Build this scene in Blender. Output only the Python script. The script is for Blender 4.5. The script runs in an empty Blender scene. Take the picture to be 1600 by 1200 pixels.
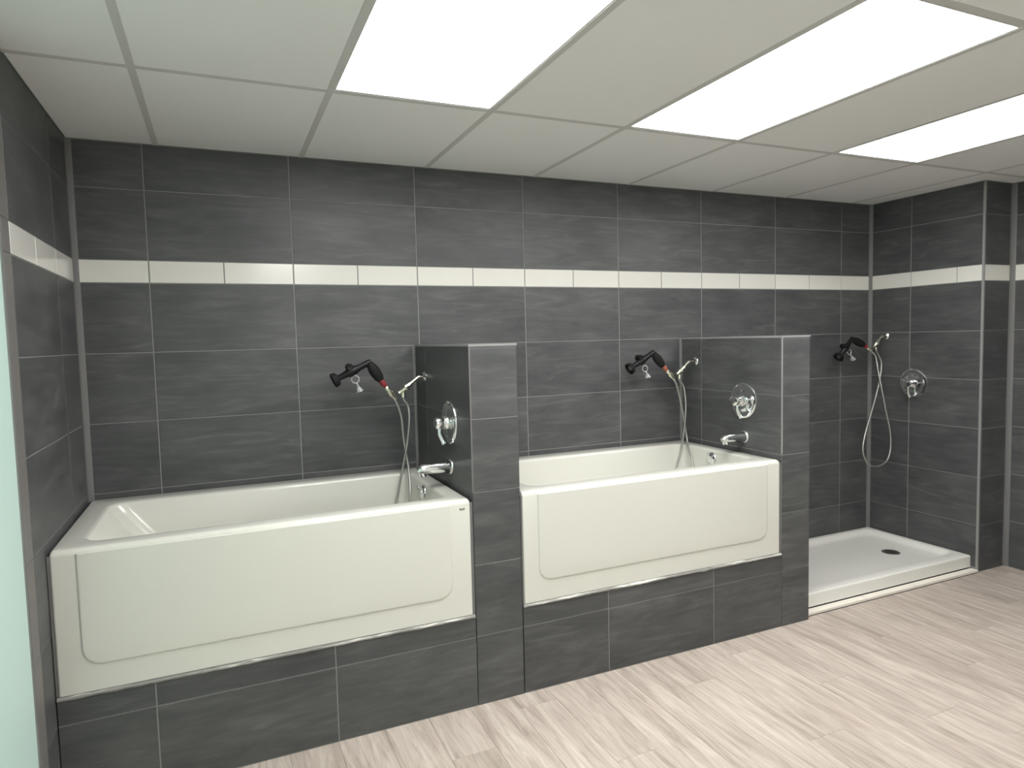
import bpy, bmesh, math, random
from mathutils import Vector, Matrix
random.seed(7)
SC = bpy.context.scene
COL = SC.collection
PI = math.pi

# ------------------------------------------------------------------ camera
cam_d = bpy.data.cameras.new('camera'); cam = bpy.data.objects.new('camera', cam_d); COL.objects.link(cam)
cam_d.sensor_fit = 'HORIZONTAL'; cam_d.sensor_width = 36.0
cam_d.lens = 36.0 * 1038.6 / 1600.0
cam_d.clip_start = 0.02
RX = Vector((0.91470838, -0.40335088, -0.02483212))     # right
FW = Vector((0.40104762, 0.91360711, -0.06695412))      # forward
UP = Vector((0.04969281, 0.05128463, 0.997447))         # up
M = Matrix(((RX.x, UP.x, -FW.x, 0.5524), (RX.y, UP.y, -FW.y, -3.3870), (RX.z, UP.z, -FW.z, 1.5498), (0, 0, 0, 1)))
cam.matrix_world = M
SC.camera = cam

# ------------------------------------------------------------------ world, exposure
w = bpy.data.worlds.new('world'); SC.world = w; w.use_nodes = True
w.node_tree.nodes['Background'].inputs[0].default_value = (0.8, 0.85, 0.85, 1)
w.node_tree.nodes['Background'].inputs[1].default_value = 0.3
SC.view_settings.view_transform = 'Standard'; SC.view_settings.look = 'None'
SC.view_settings.gamma = 1.0; SC.view_settings.use_curve_mapping = False
SC.view_settings.exposure = 0.0
LAMP = 14.5                                              # radiance of the ceiling light diffusers

# ------------------------------------------------------------------ measured layout (metres)
P = 0.308                                                # tile pitch
ZR = [0.0, 0.300, 0.608, 0.916, 1.224, 1.532, 1.840]     # tile row joints up to the white band
ZB, ZS, ZN, ZC = 1.840, 1.940, 2.248, 2.448              # band bottom, band top, next joint, ceiling
W = 4.891                                                # shower right wall
A1, B1, A2, B2 = 1.489, 1.7056, 3.200, 3.397             # the two half walls
D = -0.818                                               # front plane of platforms and half walls
WR, DR = 5.171, -0.781                                   # room right wall, end of shower right wall
YB = -4.604                                              # wall behind the camera
ZT, ZA = 0.8916, 0.400                                   # tub rim, tub apron bottom
XJ = [0.0] + [0.285 + 0.616 * k for k in range(8)] + [W] # back wall column joints
GX, GP, GY, GL = 0.340, 0.6214, -0.905, 1.2347           # ceiling grid

# ------------------------------------------------------------------ material helpers
MATS = {}
def new_mat(name):
    m = bpy.data.materials.new(name); m.use_nodes = True
    nt = m.node_tree; return m, nt, nt.nodes['Principled BSDF']
def simple(name, col, rough=0.5, metal=0.0, spec=0.5, trans=0.0, coat=0.0, ior=1.5):
    m, nt, b = new_mat(name)
    b.inputs['Base Color'].default_value = (*col, 1); b.inputs['Roughness'].default_value = rough
    b.inputs['Metallic'].default_value = metal; b.inputs['Specular IOR Level'].default_value = spec
    b.inputs['Transmission Weight'].default_value = trans; b.inputs['Coat Weight'].default_value = coat
    b.inputs['IOR'].default_value = ior
    MATS[name] = m; return m
def N(nt, t, **kw):
    n = nt.nodes.new(t)
    for k, v in kw.items():
        if k in n.bl_rna.properties: setattr(n, k, v)
        else: n.inputs[k].default_value = v
    return n
def obj_coords(nt, scale, rot=(0, 0, 0), rnd=37.0):
    tc = N(nt, 'ShaderNodeTexCoord'); oi = N(nt, 'ShaderNodeObjectInfo')
    mul = N(nt, 'ShaderNodeMath', operation='MULTIPLY'); mul.inputs[1].default_value = rnd
    nt.links.new(oi.outputs['Random'], mul.inputs[0])
    add = N(nt, 'ShaderNodeVectorMath', operation='ADD')
    mp = N(nt, 'ShaderNodeMapping'); mp.inputs['Scale'].default_value = scale; mp.inputs['Rotation'].default_value = rot
    nt.links.new(tc.outputs['Object'], mp.inputs['Vector']); nt.links.new(mp.outputs[0], add.inputs[0]); nt.links.new(mul.outputs[0], add.inputs[1])
    return add.outputs[0], oi.outputs['Random']
def ramp(nt, fac, stops):
    r = N(nt, 'ShaderNodeValToRGB'); e = r.color_ramp.elements
    while len(e) < len(stops): e.new(0.5)
    for q, (p, c) in zip(e, stops): q.position = p; q.color = (*c, 1) if len(c) == 3 else c
    nt.links.new(fac, r.inputs[0]); return r.outputs[0]
def mix(nt, fac, a, b, mode='MIX'):
    n = N(nt, 'ShaderNodeMix', data_type='RGBA', blend_type=mode)
    if hasattr(fac, 'is_output'): nt.links.new(fac, n.inputs[0])
    else: n.inputs[0].default_value = fac
    for i, s in ((6, a), (7, b)):
        if hasattr(s, 'is_output'): nt.links.new(s, n.inputs[i])
        else: n.inputs[i].default_value = (*s, 1)
    return n.outputs[2]

def slate_mat(name, dark, mid, light, rough):
    m, nt, b = new_mat(name)
    v1, rnd = obj_coords(nt, (1.5, 1.0, 10.5), (0, math.radians(9), 0))
    n1 = N(nt, 'ShaderNodeTexNoise', Scale=2.0, Detail=5.0, Roughness=0.58, Distortion=1.3); nt.links.new(v1, n1.inputs['Vector'])
    v2, _ = obj_coords(nt, (2.2, 2.0, 4.5), (0, math.radians(10), 0), 91.0)
    n2 = N(nt, 'ShaderNodeTexNoise', Scale=1.5, Detail=4.0, Roughness=0.55); nt.links.new(v2, n2.inputs['Vector'])
    c1 = ramp(nt, n1.outputs['Fac'], [(0.30, dark), (0.54, mid), (0.80, light)])
    c2 = ramp(nt, n2.outputs['Fac'], [(0.32, (0.80, 0.81, 0.82)), (0.70, (1.20, 1.19, 1.18))])
    c = mix(nt, 1.0, c1, c2, 'MULTIPLY')
    c3 = ramp(nt, rnd, [(0.0, (0.93, 0.93, 0.94)), (1.0, (1.07, 1.07, 1.05))])
    c = mix(nt, 1.0, c, c3, 'MULTIPLY')
    nt.links.new(c, b.inputs['Base Color'])
    rr = N(nt, 'ShaderNodeMapRange'); rr.inputs[3].default_value = rough - 0.06; rr.inputs[4].default_value = rough + 0.10
    nt.links.new(n1.outputs['Fac'], rr.inputs[0]); nt.links.new(rr.outputs[0], b.inputs['Roughness'])
    bp = N(nt, 'ShaderNodeBump', Strength=0.16, Distance=0.002); nt.links.new(n1.outputs['Fac'], bp.inputs['Height'])
    nt.links.new(bp.outputs[0], b.inputs['Normal'])
    b.inputs['Specular IOR Level'].default_value = 0.45
    MATS[name] = m; return m
slate = slate_mat('slate_tile', (0.062, 0.065, 0.067), (0.080, 0.082, 0.084), (0.124, 0.125, 0.126), 0.46)

def white_tile_mat():
    m, nt, b = new_mat('white_glazed_tile')
    v, rnd = obj_coords(nt, (6, 6, 6))
    n = N(nt, 'ShaderNodeTexNoise', Scale=1.0, Detail=2.0); nt.links.new(v, n.inputs['Vector'])
    c = ramp(nt, rnd, [(0.0, (0.66, 0.65, 0.60)), (1.0, (0.72, 0.71, 0.66))])
    nt.links.new(c, b.inputs['Base Color']); b.inputs['Roughness'].default_value = 0.12
    bp = N(nt, 'ShaderNodeBump', Strength=0.08, Distance=0.003); nt.links.new(n.outputs['Fac'], bp.inputs['Height']); nt.links.new(bp.outputs[0], b.inputs['Normal'])
    MATS['white_glazed_tile'] = m; return m
white_tile = white_tile_mat()
grout = simple('grout', (0.25, 0.25, 0.245), 0.9, spec=0.2)
caulk_grey = simple('grey_caulk', (0.15, 0.149, 0.146), 0.6)
edge_grey = simple('edge_trim_grey', (0.27, 0.27, 0.265), 0.45)
bullnose = simple('bullnose_grey', (0.155, 0.148, 0.142), 0.5)
acrylic = simple('tub_acrylic', (0.66, 0.66, 0.60), 0.16, spec=0.5, coat=0.2)
chrome = simple('chrome', (0.86, 0.87, 0.87), 0.13, 1.0)
steel = simple('brushed_steel', (0.62, 0.61, 0.58), 0.3, 1.0)
nickel = simple('pale_brass_nickel', (0.86, 0.85, 0.72), 0.22, 1.0)
black_plastic = simple('black_plastic', (0.006, 0.006, 0.0065), 0.45, spec=0.3)
black_rubber = simple('black_rubber', (0.007, 0.0075, 0.0075), 0.7, spec=0.25)
red_plastic = simple('dark_red_plastic', (0.22, 0.02, 0.025), 0.4)
orange_plastic = simple('rust_orange_plastic', (0.28, 0.09, 0.05), 0.45)
clear_plastic = simple('clear_plastic', (0.93, 0.95, 0.95), 0.12, trans=0.82, ior=1.35)
t_bar_mat = simple('t_bar_white', (0.62, 0.62, 0.60), 0.45)
frame_mat = simple('light_frame_white', (0.60, 0.60, 0.58), 0.4)
aqua = simple('aqua_paint', (0.53, 0.71, 0.655), 0.55)
off_white = simple('off_white_paint', (0.80, 0.82, 0.80), 0.6)
dark_gap = simple('dark_mortar', (0.07, 0.065, 0.06), 0.9)
pan_white = simple('pan_acrylic', (0.78, 0.77, 0.72), 0.28)
dark_mark = simple('printed_mark', (0.05, 0.05, 0.05), 0.5)
strip_tile = simple('cream_strip_tile', (0.82, 0.77, 0.69), 0.35)

def ceiling_mat():
    m, nt, b = new_mat('vinyl_ceiling_tile')
    v, rnd = obj_coords(nt, (30, 30, 30))
    n = N(nt, 'ShaderNodeTexNoise', Scale=4.0, Detail=3.0); nt.links.new(v, n.inputs['Vector'])
    c = ramp(nt, rnd, [(0.0, (0.87, 0.88, 0.87)), (1.0, (0.90, 0.91, 0.90))])
    nt.links.new(c, b.inputs['Base Color']); b.inputs['Roughness'].default_value = 0.7
    bp = N(nt, 'ShaderNodeBump', Strength=0.05, Distance=0.002); nt.links.new(n.outputs['Fac'], bp.inputs['Height']); nt.links.new(bp.outputs[0], b.inputs['Normal'])
    return m
ceil_tile_mat = ceiling_mat()

def wood_mat():
    m, nt, b = new_mat('whitewashed_wood_plank')
    v1, rnd = obj_coords(nt, (19.0, 1.7, 1.0), (0, 0, 0), 53.0)
    n1 = N(nt, 'ShaderNodeTexNoise', Scale=1.0, Detail=5.0, Roughness=0.60, Distortion=1.5); nt.links.new(v1, n1.inputs['Vector'])
    v2, _ = obj_coords(nt, (5.0, 1.4, 1.0), (0, 0, 0), 17.0)
    n2 = N(nt, 'ShaderNodeTexNoise', Scale=1.2, Detail=3.0, Roughness=0.5, Distortion=0.6); nt.links.new(v2, n2.inputs['Vector'])
    v3, _ = obj_coords(nt, (85.0, 6.5, 1.0), (0, 0, 0), 71.0)
    n3 = N(nt, 'ShaderNodeTexNoise', Scale=1.0, Detail=4.0, Roughness=0.65, Distortion=0.6); nt.links.new(v3, n3.inputs['Vector'])
    c1 = ramp(nt, n1.outputs['Fac'], [(0.32, (0.375, 0.315, 0.272)), (0.48, (0.475, 0.412, 0.362)), (0.64, (0.575, 0.512, 0.455))])
    c2 = ramp(nt, n2.outputs['Fac'], [(0.30, (0.90, 0.895, 0.89)), (0.65, (1.06, 1.06, 1.06))])
    c3 = ramp(nt, n3.outputs['Fac'], [(0.33, (0.76, 0.75, 0.74)), (0.47, (1.0, 1.0, 1.0)), (0.70, (1.05, 1.05, 1.05))])
    c4 = ramp(nt, rnd, [(0.0, (0.97, 0.965, 0.96)), (1.0, (1.03, 1.03, 1.03))])
    c = mix(nt, 1.0, c1, c2, 'MULTIPLY'); c = mix(nt, 0.85, c, c3, 'MULTIPLY'); c = mix(nt, 1.0, c, c4, 'MULTIPLY')
    nt.links.new(c, b.inputs['Base Color']); b.inputs['Roughness'].default_value = 0.42
    b.inputs['Specular IOR Level'].default_value = 0.35
    bp = N(nt, 'ShaderNodeBump', Strength=0.12, Distance=0.001); nt.links.new(n1.outputs['Fac'], bp.inputs['Height']); nt.links.new(bp.outputs[0], b.inputs['Normal'])
    return m
wood = wood_mat()

def caulk_bead_mat():
    m, nt, b = new_mat('patchy_caulk')
    tc = N(nt, 'ShaderNodeTexCoord'); mp = N(nt, 'ShaderNodeMapping'); mp.inputs['Scale'].default_value = (3.2, 30, 30)
    nt.links.new(tc.outputs['Object'], mp.inputs['Vector'])
    n = N(nt, 'ShaderNodeTexNoise', Scale=1.3, Detail=5.0, Roughness=0.6); nt.links.new(mp.outputs[0], n.inputs['Vector'])
    c = ramp(nt, n.outputs['Fac'], [(0.50, (0.23, 0.225, 0.21)), (0.58, (0.42, 0.41, 0.38)), (0.64, (0.78, 0.76, 0.70))])
    nt.links.new(c, b.inputs['Base Color']); b.inputs['Roughness'].default_value = 0.7
    return m
bead_mat = caulk_bead_mat()

def emit_mat():
    m, nt, b = new_mat('lit_diffuser')
    b.inputs['Base Color'].default_value = (0.9, 0.9, 0.88, 1)
    b.inputs['Emission Color'].default_value = (1.0, 0.99, 0.975, 1); b.inputs['Emission Strength'].default_value = LAMP
    return m
lamp_mat = emit_mat()

def hose_mat():
    m, nt, b = new_mat('ribbed_steel_hose')
    b.inputs['Base Color'].default_value = (0.42, 0.415, 0.39, 1); b.inputs['Metallic'].default_value = 0.8; b.inputs['Roughness'].default_value = 0.38
    return m
hose_m = hose_mat()

# ------------------------------------------------------------------ mesh helpers
def link(name, me, mat, parent=None, smooth=None):
    o = bpy.data.objects.new(name, me); COL.objects.link(o)
    if mat and not me.materials: me.materials.append(mat)
    if smooth is not None:
        for p in me.polygons: p.use_smooth = True
        me.set_sharp_from_angle(angle=math.radians(smooth))
    if parent: o.parent = parent
    return o
def from_bm(name, bm, mat, root=None, smooth=None, normals=True):
    if root is not None and root.location.length > 0: bmesh.ops.translate(bm, vec=-root.location, verts=bm.verts)
    if normals: bmesh.ops.recalc_face_normals(bm, faces=bm.faces)
    me = bpy.data.meshes.new(name); bm.to_mesh(me); bm.free()
    return link(name, me, mat, root, smooth)
def add_box(bm, x0, x1, y0, y1, z0, z1):
    vs = [bm.verts.new(c) for c in ((x0,y0,z0),(x1,y0,z0),(x1,y1,z0),(x0,y1,z0),(x0,y0,z1),(x1,y0,z1),(x1,y1,z1),(x0,y1,z1))]
    for f in ((0,3,2,1),(4,5,6,7),(0,1,5,4),(1,2,6,5),(2,3,7,6),(3,0,4,7)): bm.faces.new([vs[i] for i in f])
    return vs
def box(name, b, mat, root=None, bevel=0.0, seg=2):
    bm = bmesh.new(); add_box(bm, *b)
    if bevel: bmesh.ops.bevel(bm, geom=bm.edges[:] , offset=bevel, segments=seg, affect='EDGES', profile=0.5)
    return from_bm(name, bm, mat, root, 35 if bevel else None)
def lathe_into(bm, prof, origin, axis, seg=24, ref=None):
    """prof: list of (distance along axis, radius)."""
    o = Vector(origin); a = Vector(axis).normalized()
    r = Vector(ref) if ref else (Vector((0,0,1)) if abs(a.z) < 0.9 else Vector((1,0,0)))
    u = a.cross(r).normalized(); v = a.cross(u)
    rings = []
    for t, rad in prof:
        if rad < 1e-6: rings.append([bm.verts.new(o + a*t)])
        else: rings.append([bm.verts.new(o + a*t + (u*math.cos(2*PI*k/seg) + v*math.sin(2*PI*k/seg))*rad) for k in range(seg)])
    for A, B in zip(rings, rings[1:]):
        for k in range(seg):
            k2 = (k+1) % seg
            if len(A) == 1 and len(B) == 1: continue
            if len(A) == 1: bm.faces.new((A[0], B[k], B[k2]))
            elif len(B) == 1: bm.faces.new((A[k], B[0], A[k2]))
            else: bm.faces.new((A[k], B[k], B[k2], A[k2]))
def lathe(name, prof, origin, axis, mat, root=None, seg=24, smooth=40):
    bm = bmesh.new(); lathe_into(bm, prof, origin, axis, seg); return from_bm(name, bm, mat, root, smooth)
def spline(pts, n=8):
    P_ = [Vector(p) for p in pts]; out = []
    P_ = [P_[0]*2 - P_[1]] + P_ + [P_[-1]*2 - P_[-2]]
    for i in range(1, len(P_)-2):
        p0, p1, p2, p3 = P_[i-1:i+3]
        for k in range(n):
            t = k/n
            out.append(0.5*((2*p1) + (p2-p0)*t + (2*p0-5*p1+4*p2-p3)*t*t + (3*p1-p0-3*p2+p3)*t**3))
    out.append(P_[-2]); return out
def tube_into(bm, pts, rad, seg=10, squash=(1.0, 1.0), ref=(0, 1, 0), cap=True):
    n = len(pts); pts = [Vector(p) for p in pts]
    rads = rad if isinstance(rad, (list, tuple)) else [rad]*n
    up = Vector(ref); rings = []
    for i in range(n):
        t = (pts[min(i+1, n-1)] - pts[max(i-1, 0)]).normalized()
        s = (up - t*up.dot(t)); s = s.normalized() if s.length > 1e-6 else t.orthogonal().normalized()
        up = s; c = t.cross(s)
        rings.append([bm.verts.new(pts[i] + (s*math.cos(2*PI*k/seg)*squash[0] + c*math.sin(2*PI*k/seg)*squash[1])*rads[i]) for k in range(seg)])
    for A, B in zip(rings, rings[1:]):
        for k in range(seg): bm.faces.new((A[k], A[(k+1)%seg], B[(k+1)%seg], B[k]))
    if cap: bm.faces.new(rings[0][::-1]); bm.faces.new(rings[-1])
def tube(name, pts, rad, mat, root=None, seg=10, smooth=50, **kw):
    bm = bmesh.new(); tube_into(bm, pts, rad, seg, **kw); return from_bm(name, bm, mat, root, smooth)
def interp(vals, n):
    out = []
    for i in range(n):
        t = i/(n-1)*(len(vals)-1); k = min(int(t), len(vals)-2); out.append(vals[k] + (vals[k+1]-vals[k])*(t-k))
    return out
def empty(name, loc):
    e = bpy.data.objects.new(name, None); COL.objects.link(e); e.location = loc; e.empty_display_size = 0.05; return e
def tag(o, label, cat, group=None, kind=None):
    o['label'] = label; o['category'] = cat
    if group: o['group'] = group
    if kind: o['kind'] = kind
    return o
def struct(o, label, cat): return tag(o, label, cat, kind='structure')

# one tile: front face looks along local -Y at y=0, width on local x, height on local z
_tm = {}
def tile_mesh(wd, ht, mat, th=0.006, ch=0.0012):
    key = (round(wd, 4), round(ht, 4), mat.name, th)
    if key in _tm: return _tm[key]
    a, b = wd/2, ht/2
    rings = [(a, b, th), (a, b, ch), (a-ch, b-ch, 0.0)]
    vs = []
    for x, z, y in rings: vs += [(-x, y, -z), (x, y, -z), (x, y, z), (-x, y, z)]
    fs = []
    for r in range(2):
        for k in range(4): k2 = (k+1) % 4; fs.append((r*4+k, r*4+k2, (r+1)*4+k2, (r+1)*4+k))
    fs += [(8, 9, 10, 11), (3, 2, 1, 0)]
    me = bpy.data.meshes.new('tile'); me.from_pydata(vs, [], fs); me.update(); me.materials.append(mat)
    _tm[key] = me; return me
GAP = 0.0052
def place_tile(parent, face, u0, u1, v0, v1, plane, mat=None, gap=GAP, name='tile'):
    """face: '-Y' plane y, u=x v=z; '+X'/'-X' plane x, u=y v=z; '+Z' plane z, u=x v=y; '+Y'."""
    mat = mat or slate
    if u1 < u0: u0, u1 = u1, u0
    wd, ht = u1-u0-gap, v1-v0-gap*0.78
    if wd < 0.004 or ht < 0.004: return
    o = bpy.data.objects.new(name, tile_mesh(wd, ht, mat)); COL.objects.link(o)
    uc, vc = (u0+u1)/2, (v0+v1)/2
    j = random.uniform(-0.0004, 0.0003)
    if face == '-Y': o.location = (uc, plane+j, vc)
    elif face == '+X': o.location = (plane+j, uc, vc); o.rotation_euler = (0, 0, PI/2)
    elif face == '-X': o.location = (plane+j, uc, vc); o.rotation_euler = (0, 0, -PI/2)
    elif face == '+Z': o.location = (uc, vc, plane); o.rotation_euler = (-PI/2, 0, 0)
    o.parent = parent; return o
RECESS = 0.0022

# ------------------------------------------------------------------ floor
floor = struct(box('floor', (-0.15, 5.35, YB-0.15, 0.15, -0.12, -0.0012), dark_gap), 'pale greige wood-look plank floor in front of the tubs', 'floor')
PWID, PLEN = 0.181, 1.22
nx = int(math.ceil(WR/PWID))
def plank_mesh(wd, ln):
    a, b, c, t = wd/2, ln/2, 0.0007, 0.004
    vs = []
    for x, y, z in ((a, b, -t), (a, b, -c), (a-c, b-c, 0)): vs += [(-x, -y, z), (x, -y, z), (x, y, z), (-x, y, z)]
    fs = []
    for r in range(2):
        for k in range(4): k2 = (k+1) % 4; fs.append((r*4+k, r*4+k2, (r+1)*4+k2, (r+1)*4+k))
    fs += [(8, 9, 10, 11), (3, 2, 1, 0)]
    me = bpy.data.meshes.new('plank'); me.from_pydata(vs, [], fs); me.update(); me.materials.append(wood); return me
_pm = {}
for i in range(nx):
    x0 = i*PWID; x1 = min(WR, x0+PWID)
    if x1-x0 < 0.02: continue
    y = -0.70 - [0.0, 0.42, 0.86, 0.21, 0.64, 1.05][i % 6] + random.uniform(-0.06, 0.06)
    edges = [-0.70] + [y - k*PLEN for k in range(6)]
    edges = [e for e in edges if e > YB] + [YB]
    edges = sorted(set(edges), reverse=True)
    for e0, e1 in zip(edges, edges[1:]):
        if e0-e1 < 0.03: continue
        key = (round(x1-x0, 4), round(e0-e1, 3))
        if key not in _pm: _pm[key] = plank_mesh(x1-x0-0.0008, e0-e1-0.0008)
        o = bpy.data.objects.new('plank', _pm[key]); COL.objects.link(o); o.parent = floor
        o.location = ((x0+x1)/2, (e0+e1)/2, 0)

# ------------------------------------------------------------------ back wall
wall_back = struct(box('wall_back', (-0.15, 5.35, RECESS, 0.15, 0.0, ZC+0.15), grout), 'back wall of large dark slate-grey tiles with a white tile band', 'wall')
cols = list(zip(XJ, XJ[1:]))
for x0, x1 in cols:
    for z0, z1 in ((1.224, 1.532), (1.532, 1.840), (ZS, ZN), (ZN, ZC)):
        segs = [(x0, x1)]
        if z1 <= 1.533:                                  # cut around the half walls
            out = []
            for s0, s1 in segs:
                for a, b in ((A1, B1), (A2, B2)):
                    if s0 < b and s1 > a:
                        if s0 < a: out.append((s0, a))
                        if s1 > b: out.append((b, s1))
                        break
                else: out.append((s0, s1))
            segs = out
        for s0, s1 in segs: place_tile(wall_back, '-Y', s0, s1, z0, z1, 0.0)
    for z0, z1 in ((0.916, 1.224), (0.862, 0.916)):
        for t0, t1 in ((0.0, A1), (B1, A2)):
            s0, s1 = max(x0, t0), min(x1, t1)
            if s1-s0 > 0.01: place_tile(wall_back, '-Y', s0, s1, z0, z1, 0.0)
    s0, s1 = max(x0, B2), x1
    if s1-s0 > 0.01:
        for z0, z1 in ((0.07, 0.300), (0.300, 0.608), (0.608, 0.916), (0.916, 1.224)): place_tile(wall_back, '-Y', s0, s1, z0, z1, 0.0)
bx = [0.0] + [0.285 + P*k for k in range(15)] + [W]
for a, b in zip(bx, bx[1:]): place_tile(wall_back, '-Y', a, b, ZB, ZS, -0.0006, white_tile, name='band_tile')

# ------------------------------------------------------------------ left wall: tiled end, then aqua paint
wall_left = struct(box('wall_left', (-0.15, -0.006, YB-0.15, RECESS, 0.0, ZC+0.15), aqua), 'wall painted aqua beyond its grey tiled end at the first tub', 'wall')
box('grout_bed', (-0.012, -RECESS, -1.040, RECESS, 0.0, ZC), grout, wall_left)
yl = [-0.955, -0.335, 0.0]
for y0, y1 in zip(yl, yl[1:]):
    for z0, z1 in list(zip(ZR, ZR[1:])) + [(ZS, ZN), (ZN, ZC)]:
        if z1 <= 0.917 and y1 == 0.0: 
            if z1 > 0.9: place_tile(wall_left, '+X', y0, y1, 0.862, z1, 0.0)
            continue
        if z1 <= 0.917: place_tile(wall_left, '+X', -0.955, -0.812 if z1 < 0.9 else -0.335, z0 if z1 < 0.7 else z0, z1, 0.0); continue
        place_tile(wall_left, '+X', y0, y1, z0, z1, 0.0)
for y0, y1 in ((-0.335, 0.0), (-0.645, -0.335), (-0.955, -0.645)): place_tile(wall_left, '+X', y0, y1, ZB, ZS, 0.0006, white_tile, name='band_tile')
for z0, z1 in zip(ZR + [ZS, ZN], ZR[1:] + [ZS, ZN, ZC]):
    place_tile(wall_left, '+X', -1.040, -0.955, z0, z1, 0.0006, bullnose, gap=0.002, name='bullnose_tile')

# ------------------------------------------------------------------ shower right wall with its return, room right wall, wall behind
wall_shower = struct(box('wall_shower', (W+RECESS, WR+0.15, DR+RECESS, RECESS, 0.0, ZC+0.15), grout), 'short dark tiled wall closing the shower, carrying its round valve', 'wall')
ye = [0.0, -0.307, DR]
for y1, y0 in zip(ye, ye[1:]):
    for z0, z1 in list(zip(ZR, ZR[1:])) + [(ZS, ZN), (ZN, ZC)]:
        if z0 == 0.0: z0 = 0.03
        place_tile(wall_shower, '-X', y0, y1, z0, z1, W)
for y1, y0 in ((0.0, -0.307), (-0.307, -0.617), (-0.617, DR)): place_tile(wall_shower, '-X', y0, y1, ZB, ZS, W-0.0006, white_tile, name='band_tile')
for z0, z1 in list(zip(ZR, ZR[1:])) + [(ZS, ZN), (ZN, ZC)]: place_tile(wall_shower, '-Y', W, WR, z0, z1, DR)
place_tile(wall_shower, '-Y', W, WR, ZB, ZS, DR-0.0006, white_tile, name='band_tile')

wall_right = struct(box('wall_right', (WR+RECESS, WR+0.15, YB-0.15, DR+RECESS, 0.0, ZC+0.15), grout), 'dark tiled wall at the far edge beyond the shower corner', 'wall')
yr = [DR - 0.61*k for k in range(7)]
yr[-1] = max(yr[-1], YB)
for y1, y0 in zip(yr, yr[1:]):
    for z0, z1 in list(zip(ZR, ZR[1:])) + [(ZS, ZN), (ZN, ZC)]: place_tile(wall_right, '-X', y0, y1, z0, z1, WR)
    place_tile(wall_right, '-X', (y0+y1)/2, y1, ZB, ZS, WR-0.0006, white_tile, name='band_tile')
    place_tile(wall_right, '-X', y0, (y0+y1)/2, ZB, ZS, WR-0.0006, white_tile, name='band_tile')
wall_front = struct(box('wall_front', (-0.15, WR+0.15, YB-0.15, YB, 0.0, ZC+0.15), off_white), 'plain pale wall opposite the tiled tub bay', 'wall')

# ------------------------------------------------------------------ half walls beside the tubs
def half_wall(name, a, b, label, seen_right_z):
    o = struct(box(name, (a+RECESS, b-RECESS, D+RECESS, 0.0, 0.0, 1.532-RECESS), grout), label, 'wall')
    for z0, z1 in list(zip(ZR, ZR[1:]))[:5]:
        place_tile(o, '-Y', a, b, z0, z1, D)
        if z1 > 0.9:
            zz = 0.862 if z0 < 0.9 else z0
            place_tile(o, '-X', -0.190, 0.0, zz, z1, a); place_tile(o, '-X', D, -0.190, zz, z1, a)
        zr = max(z0, seen_right_z)
        if z1 - zr > 0.01:
            t = place_tile(o, '-Y', 0, 0.628, zr, z1, 0); t.location = (b, D+0.314, (zr+z1)/2); t.rotation_euler = (0, 0, PI/2)
            t = place_tile(o, '-Y', 0, 0.190, zr, z1, 0); t.location = (b, -0.095, (zr+z1)/2); t.rotation_euler = (0, 0, PI/2)
    place_tile(o, '+Z', a, b, -0.190, 0.0, 1.532); place_tile(o, '+Z', a, b, D, -0.190, 1.532)
    # light edge profile round the top and down the front corner
    bm = bmesh.new(); e = 0.007
    add_box(bm, a-0.0008, a+e, D-0.0008, -0.001, 1.532-e, 1.5335)
    add_box(bm, a+e, b+0.0008, D-0.0008, D+e, 1.532-e, 1.5335)
    from_bm('top_edge_trim', bm, edge_grey, o)
    bm = bmesh.new(); add_box(bm, a-0.0007, a+0.005, D-0.0007, D+0.005, 0.92, 1.532-e); from_bm('corner_edge_trim', bm, edge_grey if a > 3 else bullnose, o)
    return o
half_wall('wall_partition_left', A1, B1, 'dark tiled half wall between the two tubs', 0.862)
half_wall('wall_partition_right', A2, B2, 'dark tiled half wall between the second tub and the shower', 0.04)

# ------------------------------------------------------------------ tiled platforms under the tubs
def platform(name, x0, x1, joints, label):
    o = struct(box(name, (x0+0.003, x1-0.003, D+RECESS, -0.004, 0.0, 0.3985), grout), label, 'platform')
    js = [x0] + joints + [x1]
    for a, b in zip(js, js[1:]):
        place_tile(o, '-Y', a, b, 0.002, 0.300, D); place_tile(o, '-Y', a, b, 0.300, 0.390, D)
    # bead of caulk along the top
    n = 60; r = random.Random(int(x0*100)+3)
    pts = [(x0+0.004 + (x1-x0-0.008)*k/n, D+0.001+r.uniform(-0.0006, 0.0006), 0.3903+r.uniform(-0.0006, 0.0006)) for k in range(n+1)]
    tube('caulk_bead', pts, [0.0072+r.uniform(-0.0014, 0.0014) for _ in pts], bead_mat, o, seg=8, ref=(0, 0, 1), smooth=80)
    return o
platform('wall_platform_left', 0.0, A1, [0.293, 0.908], 'low dark tiled plinth under the first tub')
platform('wall_platform_right', B1, A2, [2.140, 2.752], 'low dark tiled plinth under the second tub')

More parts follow.
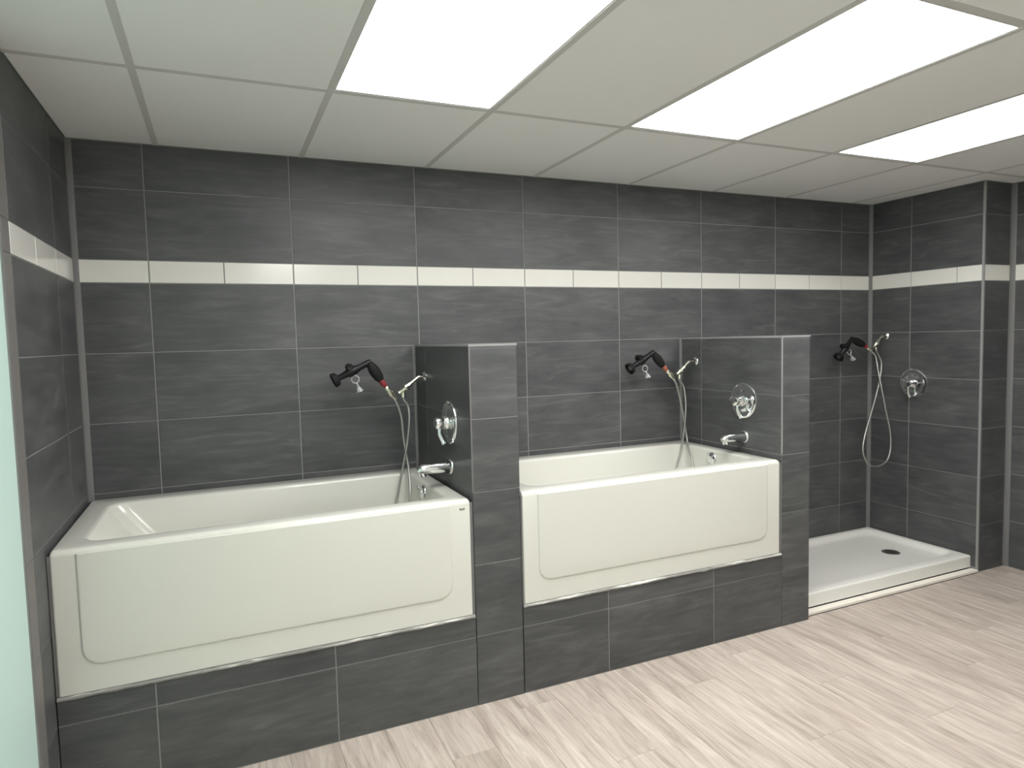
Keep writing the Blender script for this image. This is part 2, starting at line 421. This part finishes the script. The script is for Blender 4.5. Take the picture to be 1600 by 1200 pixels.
# ------------------------------------------------------------------ corner trims (grey caulk coves)
def cove(name, x, y, sx, sy, z0, z1, s, label, mat=caulk_grey):
    bm = bmesh.new(); c = []
    prof = [(0, 0), (s, 0), (s*0.55, s*0.2), (s*0.2, s*0.55), (0, s)]
    for z in (z0, z1): c.append([bm.verts.new((x+sx*u, y+sy*v, z)) for u, v in prof])
    k = len(prof)
    for i in range(k): bm.faces.new((c[0][i], c[0][(i+1) % k], c[1][(i+1) % k], c[1][i]))
    bm.faces.new(c[0]); bm.faces.new(c[1])
    return struct(from_bm(name, bm, mat), label, 'trim')
cove('trim_1', 0.0, 0.0, 1, -1, 0.885, ZC, 0.022, 'grey sealed corner joint above the first tub, beside the aqua wall')
cove('trim_2', W, 0.0, -1, -1, 0.10, ZC, 0.020, 'grey sealed corner joint at the back of the shower')
cove('trim_3', WR, DR, -1, -1, 0.0, ZC, 0.024, 'grey sealed corner joint just past the end of the shower wall')
cove('trim_4', A1, 0.0, -1, -1, 0.885, 1.532, 0.012, 'grey sealed corner joint where the middle half wall meets the back wall')
cove('trim_5', A2, 0.0, -1, -1, 0.885, 1.532, 0.012, 'grey sealed corner joint where the shower-side half wall meets the back wall')
struct(box('trim_6', (W-0.001, W+0.011, DR-0.001, DR+0.011, 0.0, ZC), edge_grey), 'light grey edge strip on the outer corner of the shower wall', 'trim')
# cream tiles along the foot of the shower pan
trim7 = struct(box('trim_7', (B2, W-0.004, -0.7905, -0.742, 0.0, 0.006), dark_gap), 'cream tile strip on the floor along the shower pan', 'trim')
for a, b in ((B2, 3.884), (3.884, 4.303), (4.303, W-0.004)):
    o = box('strip_tile', (a+0.002, b-0.002, -0.791, -0.745, 0.004, 0.019), strip_tile, trim7, 0.0015, 1)

# ------------------------------------------------------------------ suspended ceiling
ceiling = struct(box('ceiling', (-0.15, WR+0.15, YB-0.15, 0.15, ZC+0.10, ZC+0.2), off_white), 'suspended ceiling of pale panels in a white metal grid', 'ceiling')
gx = [0.0] + [GX + GP*k for k in range(8)] + [WR]
gy = [0.0, GY, GY-GL, GY-2*GL, YB]
LIGHTS = [(2, 1), (4, 1), (6, 1), (2, 3)]  # last entry: unseen fixture added behind the camera for more frontal light
BW = 0.012
def t_bar(a, b, along):
    bm = bmesh.new()
    if along == 'y':
        add_box(bm, a-BW, a+BW, b[0], b[1], ZC, ZC+0.0015); add_box(bm, a-0.001, a+0.001, b[0], b[1], ZC+0.0015, ZC+0.035)
    else:
        add_box(bm, b[0], b[1], a-BW, a+BW, ZC, ZC+0.0015); add_box(bm, b[0], b[1], a-0.001, a+0.001, ZC+0.0015, ZC+0.035)
    from_bm('t_bar', bm, t_bar_mat, ceiling)
for x in gx[1:-1]:
    for y1, y0 in zip(gy, gy[1:]):
        b0 = y0+BW if y0 != YB else y0; b1 = y1-BW if y1 != 0 else 0.0
        if x > W-0.02 and y1 > DR: b1 = DR
        t_bar(x, (b0, b1), 'y')
for y in gy[1:-1]: t_bar(y, (0.0, WR), 'x')
for i, (x0, x1) in enumerate(zip(gx, gx[1:])):
    for j, (y1, y0) in enumerate(zip(gy, gy[1:])):
        if (i, j) in LIGHTS: continue
        box('ceiling_tile', (x0+0.003, x1-0.003, y0+0.003, y1-0.003, ZC+0.0017, ZC+0.016), ceil_tile_mat, ceiling)
names = ['lit ceiling panel farthest from the shower, above the first tub', 'lit ceiling panel in the middle, between two other lit panels', 'lit ceiling panel nearest the shower',
         'added lit ceiling panel, unseen behind the camera by the aqua wall']
for (i, j), lab in zip(LIGHTS, names):
    x0, x1, y1, y0 = gx[i], gx[i+1], gy[j], gy[j+1]
    e = empty('ceiling_light', ((x0+x1)/2, (y0+y1)/2, ZC)); tag(e, lab, 'ceiling light', 'ceiling light panels')
    bm = bmesh.new(); f = 0.018; g = 0.024
    add_box(bm, x0+0.002, x0+f, y0+0.002, y1-0.002, ZC+0.0016, ZC+0.05); add_box(bm, x1-f, x1-0.002, y0+0.002, y1-0.002, ZC+0.0016, ZC+0.05)
    add_box(bm, x0+f, x1-f, y0+0.002, y0+g, ZC+0.0016, ZC+0.05); add_box(bm, x0+f, x1-f, y1-g, y1-0.002, ZC+0.0016, ZC+0.05)
    from_bm('frame', bm, frame_mat, e)
    box('diffuser', (x0+f, x1-f, y0+g, y1-g, ZC+0.006, ZC+0.012), lamp_mat, e)
    box('housing', (x0+0.004, x1-0.004, y0+0.004, y1-0.004, ZC+0.05, ZC+0.07), frame_mat, e)

# ------------------------------------------------------------------ bathtubs
def rloop(x0, x1, y0, y1, r, z, n=7):
    pts = []
    for cx, cy, a0 in ((x1-r, y1-r, 0), (x0+r, y1-r, PI/2), (x0+r, y0+r, PI), (x1-r, y0+r, 1.5*PI)):
        for k in range(n+1):
            a = a0 + PI/2*k/n; pts.append((cx + r*math.cos(a), cy + r*math.sin(a), z))
    return pts
def skin_loops(bm, loops, cap_end=True, cap_start=False):
    R = [[bm.verts.new(p) for p in L] for L in loops]
    for A, B in zip(R, R[1:]):
        n = len(A)
        for k in range(n): bm.faces.new((A[k], A[(k+1) % n], B[(k+1) % n], B[k]))
    if cap_end: bm.faces.new(R[-1])
    if cap_start: bm.faces.new(R[0][::-1])
def bathtub(x0, x1, label, logo):
    L = x1-x0; root = empty('bathtub', ((x0+x1)/2, -0.41, ZA)); tag(root, label, 'bathtub', 'alcove bathtubs on tiled plinths')
    ox0, ox1, oy0, oy1 = x0+0.009, x1-0.012, -0.8165, -0.010
    loops = [rloop(ox0, ox1, oy0, oy1, 0.008, ZA), rloop(ox0, ox1, oy0, oy1, 0.008, 0.60), rloop(ox0, ox1, oy0, oy1, 0.008, ZT-0.020)]
    for k in range(1, 6):
        a = PI/2*k/5; i = 0.018*(1-math.cos(a)); loops.append(rloop(ox0+i*0.5, ox1-i*0.5, oy0+i, oy1-i*0.4, 0.008+i*0.3, ZT-0.020+0.020*math.sin(a)))
    ix0, ix1, iy0, iy1 = x0+0.090, x1-0.078, -0.722, -0.112
    loops.append(rloop(ix0-0.012, ix1+0.012, iy0-0.012, iy1+0.012, 0.075, ZT-0.0015))
    for k in range(1, 6):
        a = PI/2*k/5; i = 0.014*math.sin(a); d = 0.014*(1-math.cos(a)); loops.append(rloop(ix0-0.008+i, ix1+0.008-i, iy0-0.008+i, iy1+0.008-i, 0.07, ZT-0.002-d))
    def wall(t, r):       # t from 0 at the lip to 1 at the floor
        return rloop(ix0+0.006+0.27*t, ix1-0.006-0.055*t, iy0+0.006+0.06*t, iy1-0.006-0.06*t, r, ZT-0.016 - t*0.37)
    for t in (0.12, 0.3, 0.5, 0.7, 0.85): loops.append(wall(t, 0.07+0.03*t))
    for k in range(1, 5):
        a = PI/2*k/4; i = 0.06*(1-math.cos(a)); q = wall(0.85, 0.1); zq = ZT-0.016-0.85*0.37
        loops.append(rloop(ix0+0.006+0.27*0.85+i, ix1-0.006-0.055*0.85-i, iy0+0.006+0.06*0.85+i, iy1-0.006-0.06*0.85-i, 0.0955, zq-0.055*math.sin(a)))
    bm = bmesh.new(); skin_loops(bm, loops); from_bm('tub_shell', bm, acrylic, root, 42)
    # raised apron panel, rounded lower corners, fading into the rim above
    px0, px1, pz0, pz1, r = x0+0.082, x1-0.098, 0.488, ZT-0.016, 0.060
    def ploop(ins, y):
        a0, a1, b0, b1 = px0+ins, px1-ins, pz0+ins, pz1-ins*0.2; pts = []
        rr = r-ins*0.5
        for cx, cz, s in ((a1-rr, b0+rr, 1.5*PI), ): pts += [(cx+rr*math.cos(s+PI/2*k/8), y, cz+rr*math.sin(s+PI/2*k/8)) for k in range(9)]
        pts += [(a1, y, b1), (a0, y, b1)]
        pts += [(a0+rr+rr*math.cos(PI+PI/2*k/8), y, b0+rr+rr*math.sin(PI+PI/2*k/8)) for k in range(9)]
        return pts
    yo = oy0
    bm = bmesh.new(); skin_loops(bm, [ploop(0.0, yo+0.003), ploop(0.0, yo-0.0005), ploop(0.002, yo-0.003), ploop(0.005, yo-0.0045), ploop(0.009, yo-0.005)], True, True)
    from_bm('apron_panel', bm, acrylic, root, 30)
    box('side_caulk', (x0+0.002, ox0+0.001, -0.814, -0.800, ZA+0.001, ZT-0.016), caulk_grey, root)
    box('side_caulk', (ox1-0.001, x1-0.002, -0.814, -0.800, ZA+0.001, ZT-0.016), caulk_grey, root)
    # overflow plate with lever on the drain-end wall, and the drain
    ax = Vector((-1, 0, 0.15)).normalized(); c = Vector((ix1-0.013, -0.385, 0.838))
    ov = lathe('overflow_plate', [(-0.012, 0.037), (0.002, 0.037), (0.006, 0.034), (0.009, 0.024), (0.010, 0.0)], c, ax, chrome, root)
    tube('overflow_lever', [p - root.location for p in (c+ax*0.006, c+ax*0.020+Vector((0, 0, 0.012)), c+ax*0.026+Vector((0, 0, 0.030)))], [0.005, 0.0045, 0.006], chrome, None, 8).parent = ov
    lathe('drain', [(-0.006, 0.034), (0.002, 0.034), (0.003, 0.028), (0.001, 0.012), (0.004, 0.010), (0.004, 0.0)], (x1-0.30, -0.417, ZT-0.016-0.85*0.37-0.055+0.001), (0, 0, 1), chrome, root)
    if logo:
        bm = bmesh.new(); lx, lz, y = x0+1.441-A1*0, 0.855, oy0-0.0006
        for dx, dz, wx, hz in ((-0.009, 0.0, 0.004, 0.007), (-0.0035, -0.001, 0.0035, 0.0045), (0.0005, -0.0012, 0.003, 0.004), (0.0045, -0.001, 0.003, 0.004), (0.009, 0.0005, 0.0045, 0.0055)):
            add_box(bm, lx+dx-wx/2, lx+dx+wx/2, y, y+0.001, lz+dz-hz/2, lz+dz+hz/2)
        add_box(bm, lx-0.011, lx+0.012, y, y+0.001, lz-0.0062, lz-0.0052)
        from_bm('logo_mark', bm, dark_mark, root)
    return root
bathtub(0.0, A1, 'white bathtub against the aqua wall end, with a small dark mark on its apron', True)
bathtub(B1, A2, 'white bathtub between the two tiled half walls, nearest the shower', False)

# ------------------------------------------------------------------ shower pan
pan = empty('shower_pan', ((B2+W)/2, -0.37, 0.0)); tag(pan, 'low white shower pan with a raised threshold on the floor', 'shower pan')
ox0, ox1, oy0, oy1 = B2+0.003, W-0.003, -0.742, -0.003
H = 0.100
loops = [rloop(ox0, ox1, oy0, oy1, 0.004, 0.024), rloop(ox0, ox1, oy0, oy1, 0.004, H-0.010)]
for k in range(1, 5):
    a = PI/2*k/4; i = 0.010*(1-math.cos(a)); loops.append(rloop(ox0+i*0.4, ox1-i*0.4, oy0+i, oy1-i*0.4, 0.006, H-0.010+0.010*math.sin(a)))
jx0, jx1, jy0, jy1 = ox0+0.035, ox1-0.035, oy0+0.075, oy1-0.032
loops += [rloop(jx0, jx1, jy0, jy1, 0.05, H-0.0005), rloop(jx0+0.008, jx1-0.008, jy0+0.008, jy1-0.008, 0.05, H-0.004), rloop(jx0+0.022, jx1-0.022, jy0+0.022, jy1-0.022, 0.05, H-0.022),
          rloop(jx0+0.036, jx1-0.036, jy0+0.036, jy1-0.036, 0.05, H-0.031), rloop(jx0+0.06, jx1-0.06, jy0+0.06, jy1-0.06, 0.05, H-0.034), rloop(4.52, 4.71, -0.487, -0.297, 0.09, H-0.040)]
bm = bmesh.new(); skin_loops(bm, loops); from_bm('pan_shell', bm, pan_white, pan, 40)
box('mortar_bed', (ox0+0.004, ox1-0.004, -0.730, oy1-0.01, 0.0, 0.026), dark_gap, pan)
dr = lathe('drain_cover', [(-0.004, 0.056), (0.0015, 0.056), (0.003, 0.052), (0.0022, 0.045), (0.0022, 0.0)], (4.615, -0.392, H-0.039), (0, 0, 1), steel, pan, 28)
bm = bmesh.new()
for i in range(-3, 4):
    for j in range(-3, 4):
        if i*i+j*j <= 9: lathe_into(bm, [(0, 0.0042), (0.0004, 0.0042), (0.0004, 0)], (0.012*i+4.615-pan.location.x, 0.012*j-0.392-pan.location.y, H-0.039+0.0021), (0, 0, 1), 8)
from_bm('drain_holes', bm, black_rubber, None, None).parent = dr

# ------------------------------------------------------------------ valves, spouts (all on faces looking along -X)
def copy_tree(o, parent=None):
    c = o.copy(); COL.objects.link(c); c.parent = parent
    for ch in list(o.children): copy_tree(ch, c)
    return c
def make_valve():
    r = empty('shower_valve', (0, 0, 0))
    lathe('escutcheon', [(0.0, 0.099), (0.003, 0.099), (0.007, 0.097), (0.010, 0.090), (0.010, 0.080), (0.008, 0.072), (0.013, 0.055), (0.016, 0.036), (0.016, 0.0)], (0, 0, 0), (-1, 0, 0), chrome, r, 48)
    lathe('sleeve', [(0.012, 0.031), (0.030, 0.029), (0.034, 0.026), (0.036, 0.0)], (0, 0, 0), (-1, 0, 0), chrome, r, 28)
    h = lathe('handle_hub', [(0.032, 0.018), (0.036, 0.026), (0.062, 0.027), (0.069, 0.024), (0.073, 0.015), (0.074, 0.0)], (0, 0, 0), (-1, 0, 0), chrome, r, 28)
    for dy, dz, ln, rr in ((0.97, 0.20, 0.044, 0.0095), (-0.97, 0.28, 0.062, 0.0095), (-0.18, -0.98, 0.094, 0.0105)):
        d = Vector((0, dy, dz)).normalized(); k = 0.030 if dz < 0 else 0.0
        pts = spline([Vector((-0.052, 0, 0))+d*0.018, Vector((-0.054, 0, 0))+d*ln*0.5, Vector((-0.052+k*0.35, 0, 0))+d*ln*0.85, Vector((-0.050+k*0.5, 0, 0))+d*ln], 4)
        tube('handle_lever', pts, interp([rr, rr*0.75, rr*0.85, rr*1.15], len(pts)), chrome, None, 10).parent = h
    return r
v0 = make_valve()
for i, (x, y, z, lab, rx) in enumerate(((A1, -0.546, 1.184, 'round chrome valve seen edge-on, on the middle half wall above the first tub', 0.0),
                          (A2, -0.544, 1.180, 'round chrome valve with lever above the spout of the second tub', 0.0),
                          (W, -0.337, 1.184, 'round chrome valve with lever on the shower wall', 0.22))):
    v = v0 if i == 0 else copy_tree(v0)
    v.location = (x, y, z); v.rotation_euler = (rx, 0, 0); tag(v, lab, 'valve', 'round chrome valves')
def make_spout():
    r = empty('tub_spout', (0, 0, 0))
    lathe('wall_flange', [(0.0, 0.036), (0.004, 0.036), (0.008, 0.033), (0.011, 0.028)], (0, 0, 0), (-1, 0, 0), chrome, r, 28)
    pts = spline([(-0.004, 0, 0), (-0.05, 0, 0.001), (-0.10, 0, 0.002), (-0.135, 0, -0.001), (-0.152, 0, -0.010)], 5)
    tube('spout_body', pts, interp([0.027, 0.0255, 0.024, 0.0225, 0.016], len(pts)), chrome, r, 18)
    lathe('spout_outlet', [(0.0, 0.017), (0.020, 0.017), (0.026, 0.016), (0.026, 0.012), (0.010, 0.011), (0.010, 0.0)], (-0.132, 0, -0.006), (0, 0, -1), chrome, r, 18)
    return r
s0 = make_spout()
for i, (x, y, z, lab) in enumerate(((A1, -0.540, 0.981, 'chrome tub spout over the rim of the first tub'), (A2, -0.548, 0.978, 'chrome tub spout over the rim of the second tub'))):
    s = s0 if i == 0 else copy_tree(s0)
    s.location = (x, y, z); tag(s, lab, 'spout', 'chrome tub spouts')

# ------------------------------------------------------------------ shower arms with diverter, hand sprayers with hose
def shower_arm(wall_x, y, flange_z, bend, end, out, label):
    F = Vector((wall_x, y, flange_z)); r = empty('shower_elbow', F); tag(r, label, 'shower pipe', 'chrome shower elbows')
    lathe('wall_flange', [(0.0, 0.026), (0.003, 0.026), (0.009, 0.020), (0.012, 0.013)], F, (-1, 0, 0), chrome, r, 24)
    b = Vector(bend); e = Vector(end); o = Vector(out)
    d = (e-b).normalized()
    pts = spline([F, F+Vector((-0.02, 0, 0)), b+Vector((0.004, 0, 0.002)), b+d*0.03, b+d*(e-b).length*0.42], 6)
    tube('arm_pipe', pts, 0.0085, nickel, r, 12)
    n0 = b+d*(e-b).length*0.36; ln = (e-b).length*0.62
    lathe('coupling_nut', [(0, 0.010), (0.001, 0.0125), (0.012, 0.0125), (0.013, 0.010)], n0, d, nickel, r, 8, 20)
    lathe('diverter_body', [(0.012, 0.011), (0.016, 0.017), (0.030, 0.018), (0.036, 0.013), (ln-0.016, 0.0105), (ln-0.014, 0.0125), (ln-0.006, 0.0125), (ln-0.005, 0)], n0, d, nickel, r, 18)
    q = n0+d*0.044
    lathe('hose_outlet', [(0, 0.009), ((o-q).length*0.6, 0.009), ((o-q).length*0.62, 0.012), ((o-q).length+0.004, 0.012), ((o-q).length+0.004, 0)], q, o-q, nickel, r, 14)
    # cradle clip that carries the sprayer's connector
    return r
def sprayer(noz, bulge, knee, he, red, conn, ring, cup, hose, label, collar_mat, side=0.0):
    V = Vector; noz, bulge, knee, he, red, conn, ring, cup = map(V, (noz, bulge, knee, he, red, conn, ring, cup))
    r = empty('spray_gun', conn); tag(r, label, 'spray gun', 'black spray guns on steel hoses')
    ax = (noz-knee).normalized(); ln = (noz-knee).length
    pts = [knee - ax*0.012, knee, knee+ax*ln*0.30, knee+ax*ln*0.42, knee+ax*ln*0.60, knee+ax*ln*0.68, knee+ax*ln*0.86]
    tube('barrel', pts, [0.013, 0.0155, 0.0155, 0.022, 0.024, 0.0165, 0.014], black_plastic, r, 14, 40)
    up = V((0, 1, 0)).cross(ax).normalized()
    if up.z < 0: up = -up
    c = bulge + up*0.012
    lathe('flow_knob', [(-0.022, 0.0), (-0.024, 0.014), (-0.020, 0.017), (0.020, 0.017), (0.024, 0.014), (0.022, 0.0)], c, (0, 1, 0), black_plastic, r, 14)
    s = knee+ax*ln*0.80; t = ln*0.20
    lathe('nozzle', [(0.0, 0.012), (t*0.45, 0.014), (t*0.7, 0.029), (t*0.9, 0.034), (t*1.35, 0.035), (t*1.40, 0.031), (t*1.0, 0.025), (t*0.8, 0.010), (t*0.95, 0.007), (t*0.95, 0.0)], s, ax, black_rubber, r, 22)
    lathe('nozzle_insert', [(t*0.83, 0.013), (t*1.12, 0.013), (t*1.14, 0.009), (t*1.14, 0.0)], s, ax, steel, r, 14)
    hd = (he-knee).normalized(); hl = (he-knee).length
    hp = [knee+hd*hl*k for k in (0.04, 0.18, 0.40, 0.62, 0.82, 1.0)]
    tube('handle', hp, [0.016, 0.021, 0.0265, 0.0265, 0.0235, 0.017], black_rubber, r, 14, 50, squash=(0.85, 1.0))
    # lever that runs along the handle
    cd = (conn-he).normalized(); cl = (conn-he).length
    lathe('collar', [(0.0, 0.0135), (cl*0.12, 0.0145), (cl*0.30, 0.0145), (cl*0.34, 0.010), (cl*0.46, 0.010)], he, cd, collar_mat, r, 16)
    lathe('hose_connector', [(cl*0.44, 0.009), (cl*0.50, 0.0115), (cl*0.72, 0.0115), (cl*0.74, 0.015), (cl*1.05, 0.0155), (cl*1.12, 0.011), (cl*1.35, 0.009)], he, cd, nickel, r, 16)
    # clear ring and cup hanging under the barrel
    bm = bmesh.new(); rp = [ring + V((math.cos(2*PI*k/20)*0.018, 0, math.sin(2*PI*k/20)*0.018)) for k in range(21)]
    tube_into(bm, rp, 0.0035, 8, cap=False); bmesh.ops.remove_doubles(bm, verts=bm.verts, dist=0.0003); from_bm('hanging_ring', bm, clear_plastic, r, 60)
    dc = (cup-ring).normalized(); L_ = (cup-ring).length
    lathe('clear_cup', [(0.018, 0.004), (L_*0.55, 0.006), (L_*0.8, 0.013), (L_*1.0, 0.018), (L_*1.0, 0.016), (L_*0.8, 0.011), (L_*0.6, 0.0)], ring, dc, clear_plastic, r, 18)
    hp = spline(hose, 8)
    tube('hose', hp, 0.0060, hose_m, r, 10, 60)
    return r

# first tub
YA = -0.170
shower_arm(A1, YA, 1.374, (1.450, YA, 1.370), (1.347, YA, 1.293), (1.376, YA, 1.281), 'chrome shower elbow with hose fitting on the middle half wall above the first tub')
sprayer((1.052, YA, 1.380), (1.123, YA, 1.426), (1.212, YA, 1.455), (1.268, YA, 1.366), (1.283, YA, 1.349), (1.318, YA, 1.296), (1.145, YA, 1.377), (1.166, YA, 1.318),
        [(1.320, YA, 1.290), (1.342, YA, 1.251), (1.362, YA, 1.183), (1.370, YA, 1.078), (1.378, YA-.004, 1.003), (1.384, YA-.025, 0.914), (1.368, YA-.09, 0.80), (1.33, YA-.11, 0.62), (1.28, YA-.10, 0.560), (1.24, YA-.09, 0.60),
         (1.285, YA-.06, 0.70), (1.317, YA-.03, 0.775), (1.343, YA-.02, 0.879), (1.361, YA-.018, 0.952), (1.384, YA-.016, 1.055), (1.399, YA-.012, 1.166), (1.398, YA, 1.233), (1.381, YA, 1.260), (1.376, YA, 1.2740)],
        'black spray gun with red collar above the first tub', red_plastic)
# second tub
YA = -0.140
shower_arm(A2, YA, 1.390, (1.145+2.0, YA, 1.385), (3.051, YA, 1.308), (3.078, YA, 1.291), 'chrome shower elbow with hose fitting on the half wall above the second tub')
sprayer((2.731, YA, 1.366), (2.796, YA, 1.414), (2.887, YA, 1.450), (2.959, YA, 1.370), (2.977, YA, 1.357), (3.019, YA, 1.307), (2.831, YA, 1.360), (2.851, YA, 1.308),
        [(3.021, YA, 1.303), (3.054, YA, 1.257), (3.086, YA, 1.147), (3.104, YA-.004, 1.046), (3.110, YA-.025, 0.930), (3.088, YA-.065, 0.875), (3.060, YA-.135, 0.782), (3.01, YA-.14, 0.62), (2.97, YA-.10, 0.560), (2.94, YA-.08, 0.61),
         (2.99, YA-.05, 0.70), (3.02, YA-.03, 0.743), (3.056, YA-.025, 0.831), (3.078, YA-.022, 0.902), (3.098, YA-.02, 1.010), (3.112, YA-.014, 1.136), (3.109, YA, 1.236), (3.084, YA, 1.269), (3.078, YA, 1.2840)],
        'black spray gun with rust-red collar above the second tub', orange_plastic)
# shower
YA = -0.127
shower_arm(W, YA, 1.508, (4.846, YA, 1.504), (4.759, YA, 1.422), (4.792, YA, 1.417), 'chrome shower elbow with hose fitting in the back corner of the shower')
sprayer((4.430, YA, 1.376), (4.484, YA, 1.438), (4.553, YA, 1.494), (4.670, YA, 1.450), (4.698, YA, 1.431), (4.736, YA, 1.412), (4.528, YA, 1.405), (4.567, YA, 1.352),
        [(4.740, YA, 1.408), (4.772, -0.14, 1.367), (4.771, -0.161, 1.273), (4.77, -0.185, 1.169), (4.781, -0.214, 1.003), (4.797, -0.239, 0.847), (4.782, -0.255, 0.725), (4.738, -0.260, 0.646), (4.649, -0.260, 0.619),
         (4.561, -0.257, 0.643), (4.528, -0.242, 0.726), (4.56, -0.227, 0.824), (4.634, -0.205, 0.94), (4.719, -0.180, 1.068), (4.793, -0.157, 1.198), (4.835, -0.138, 1.312), (4.817, -0.127, 1.375), (4.801, YA, 1.396), (4.7945, YA, 1.4098)],
        'black spray gun hanging over the shower with a looped steel hose', red_plastic)
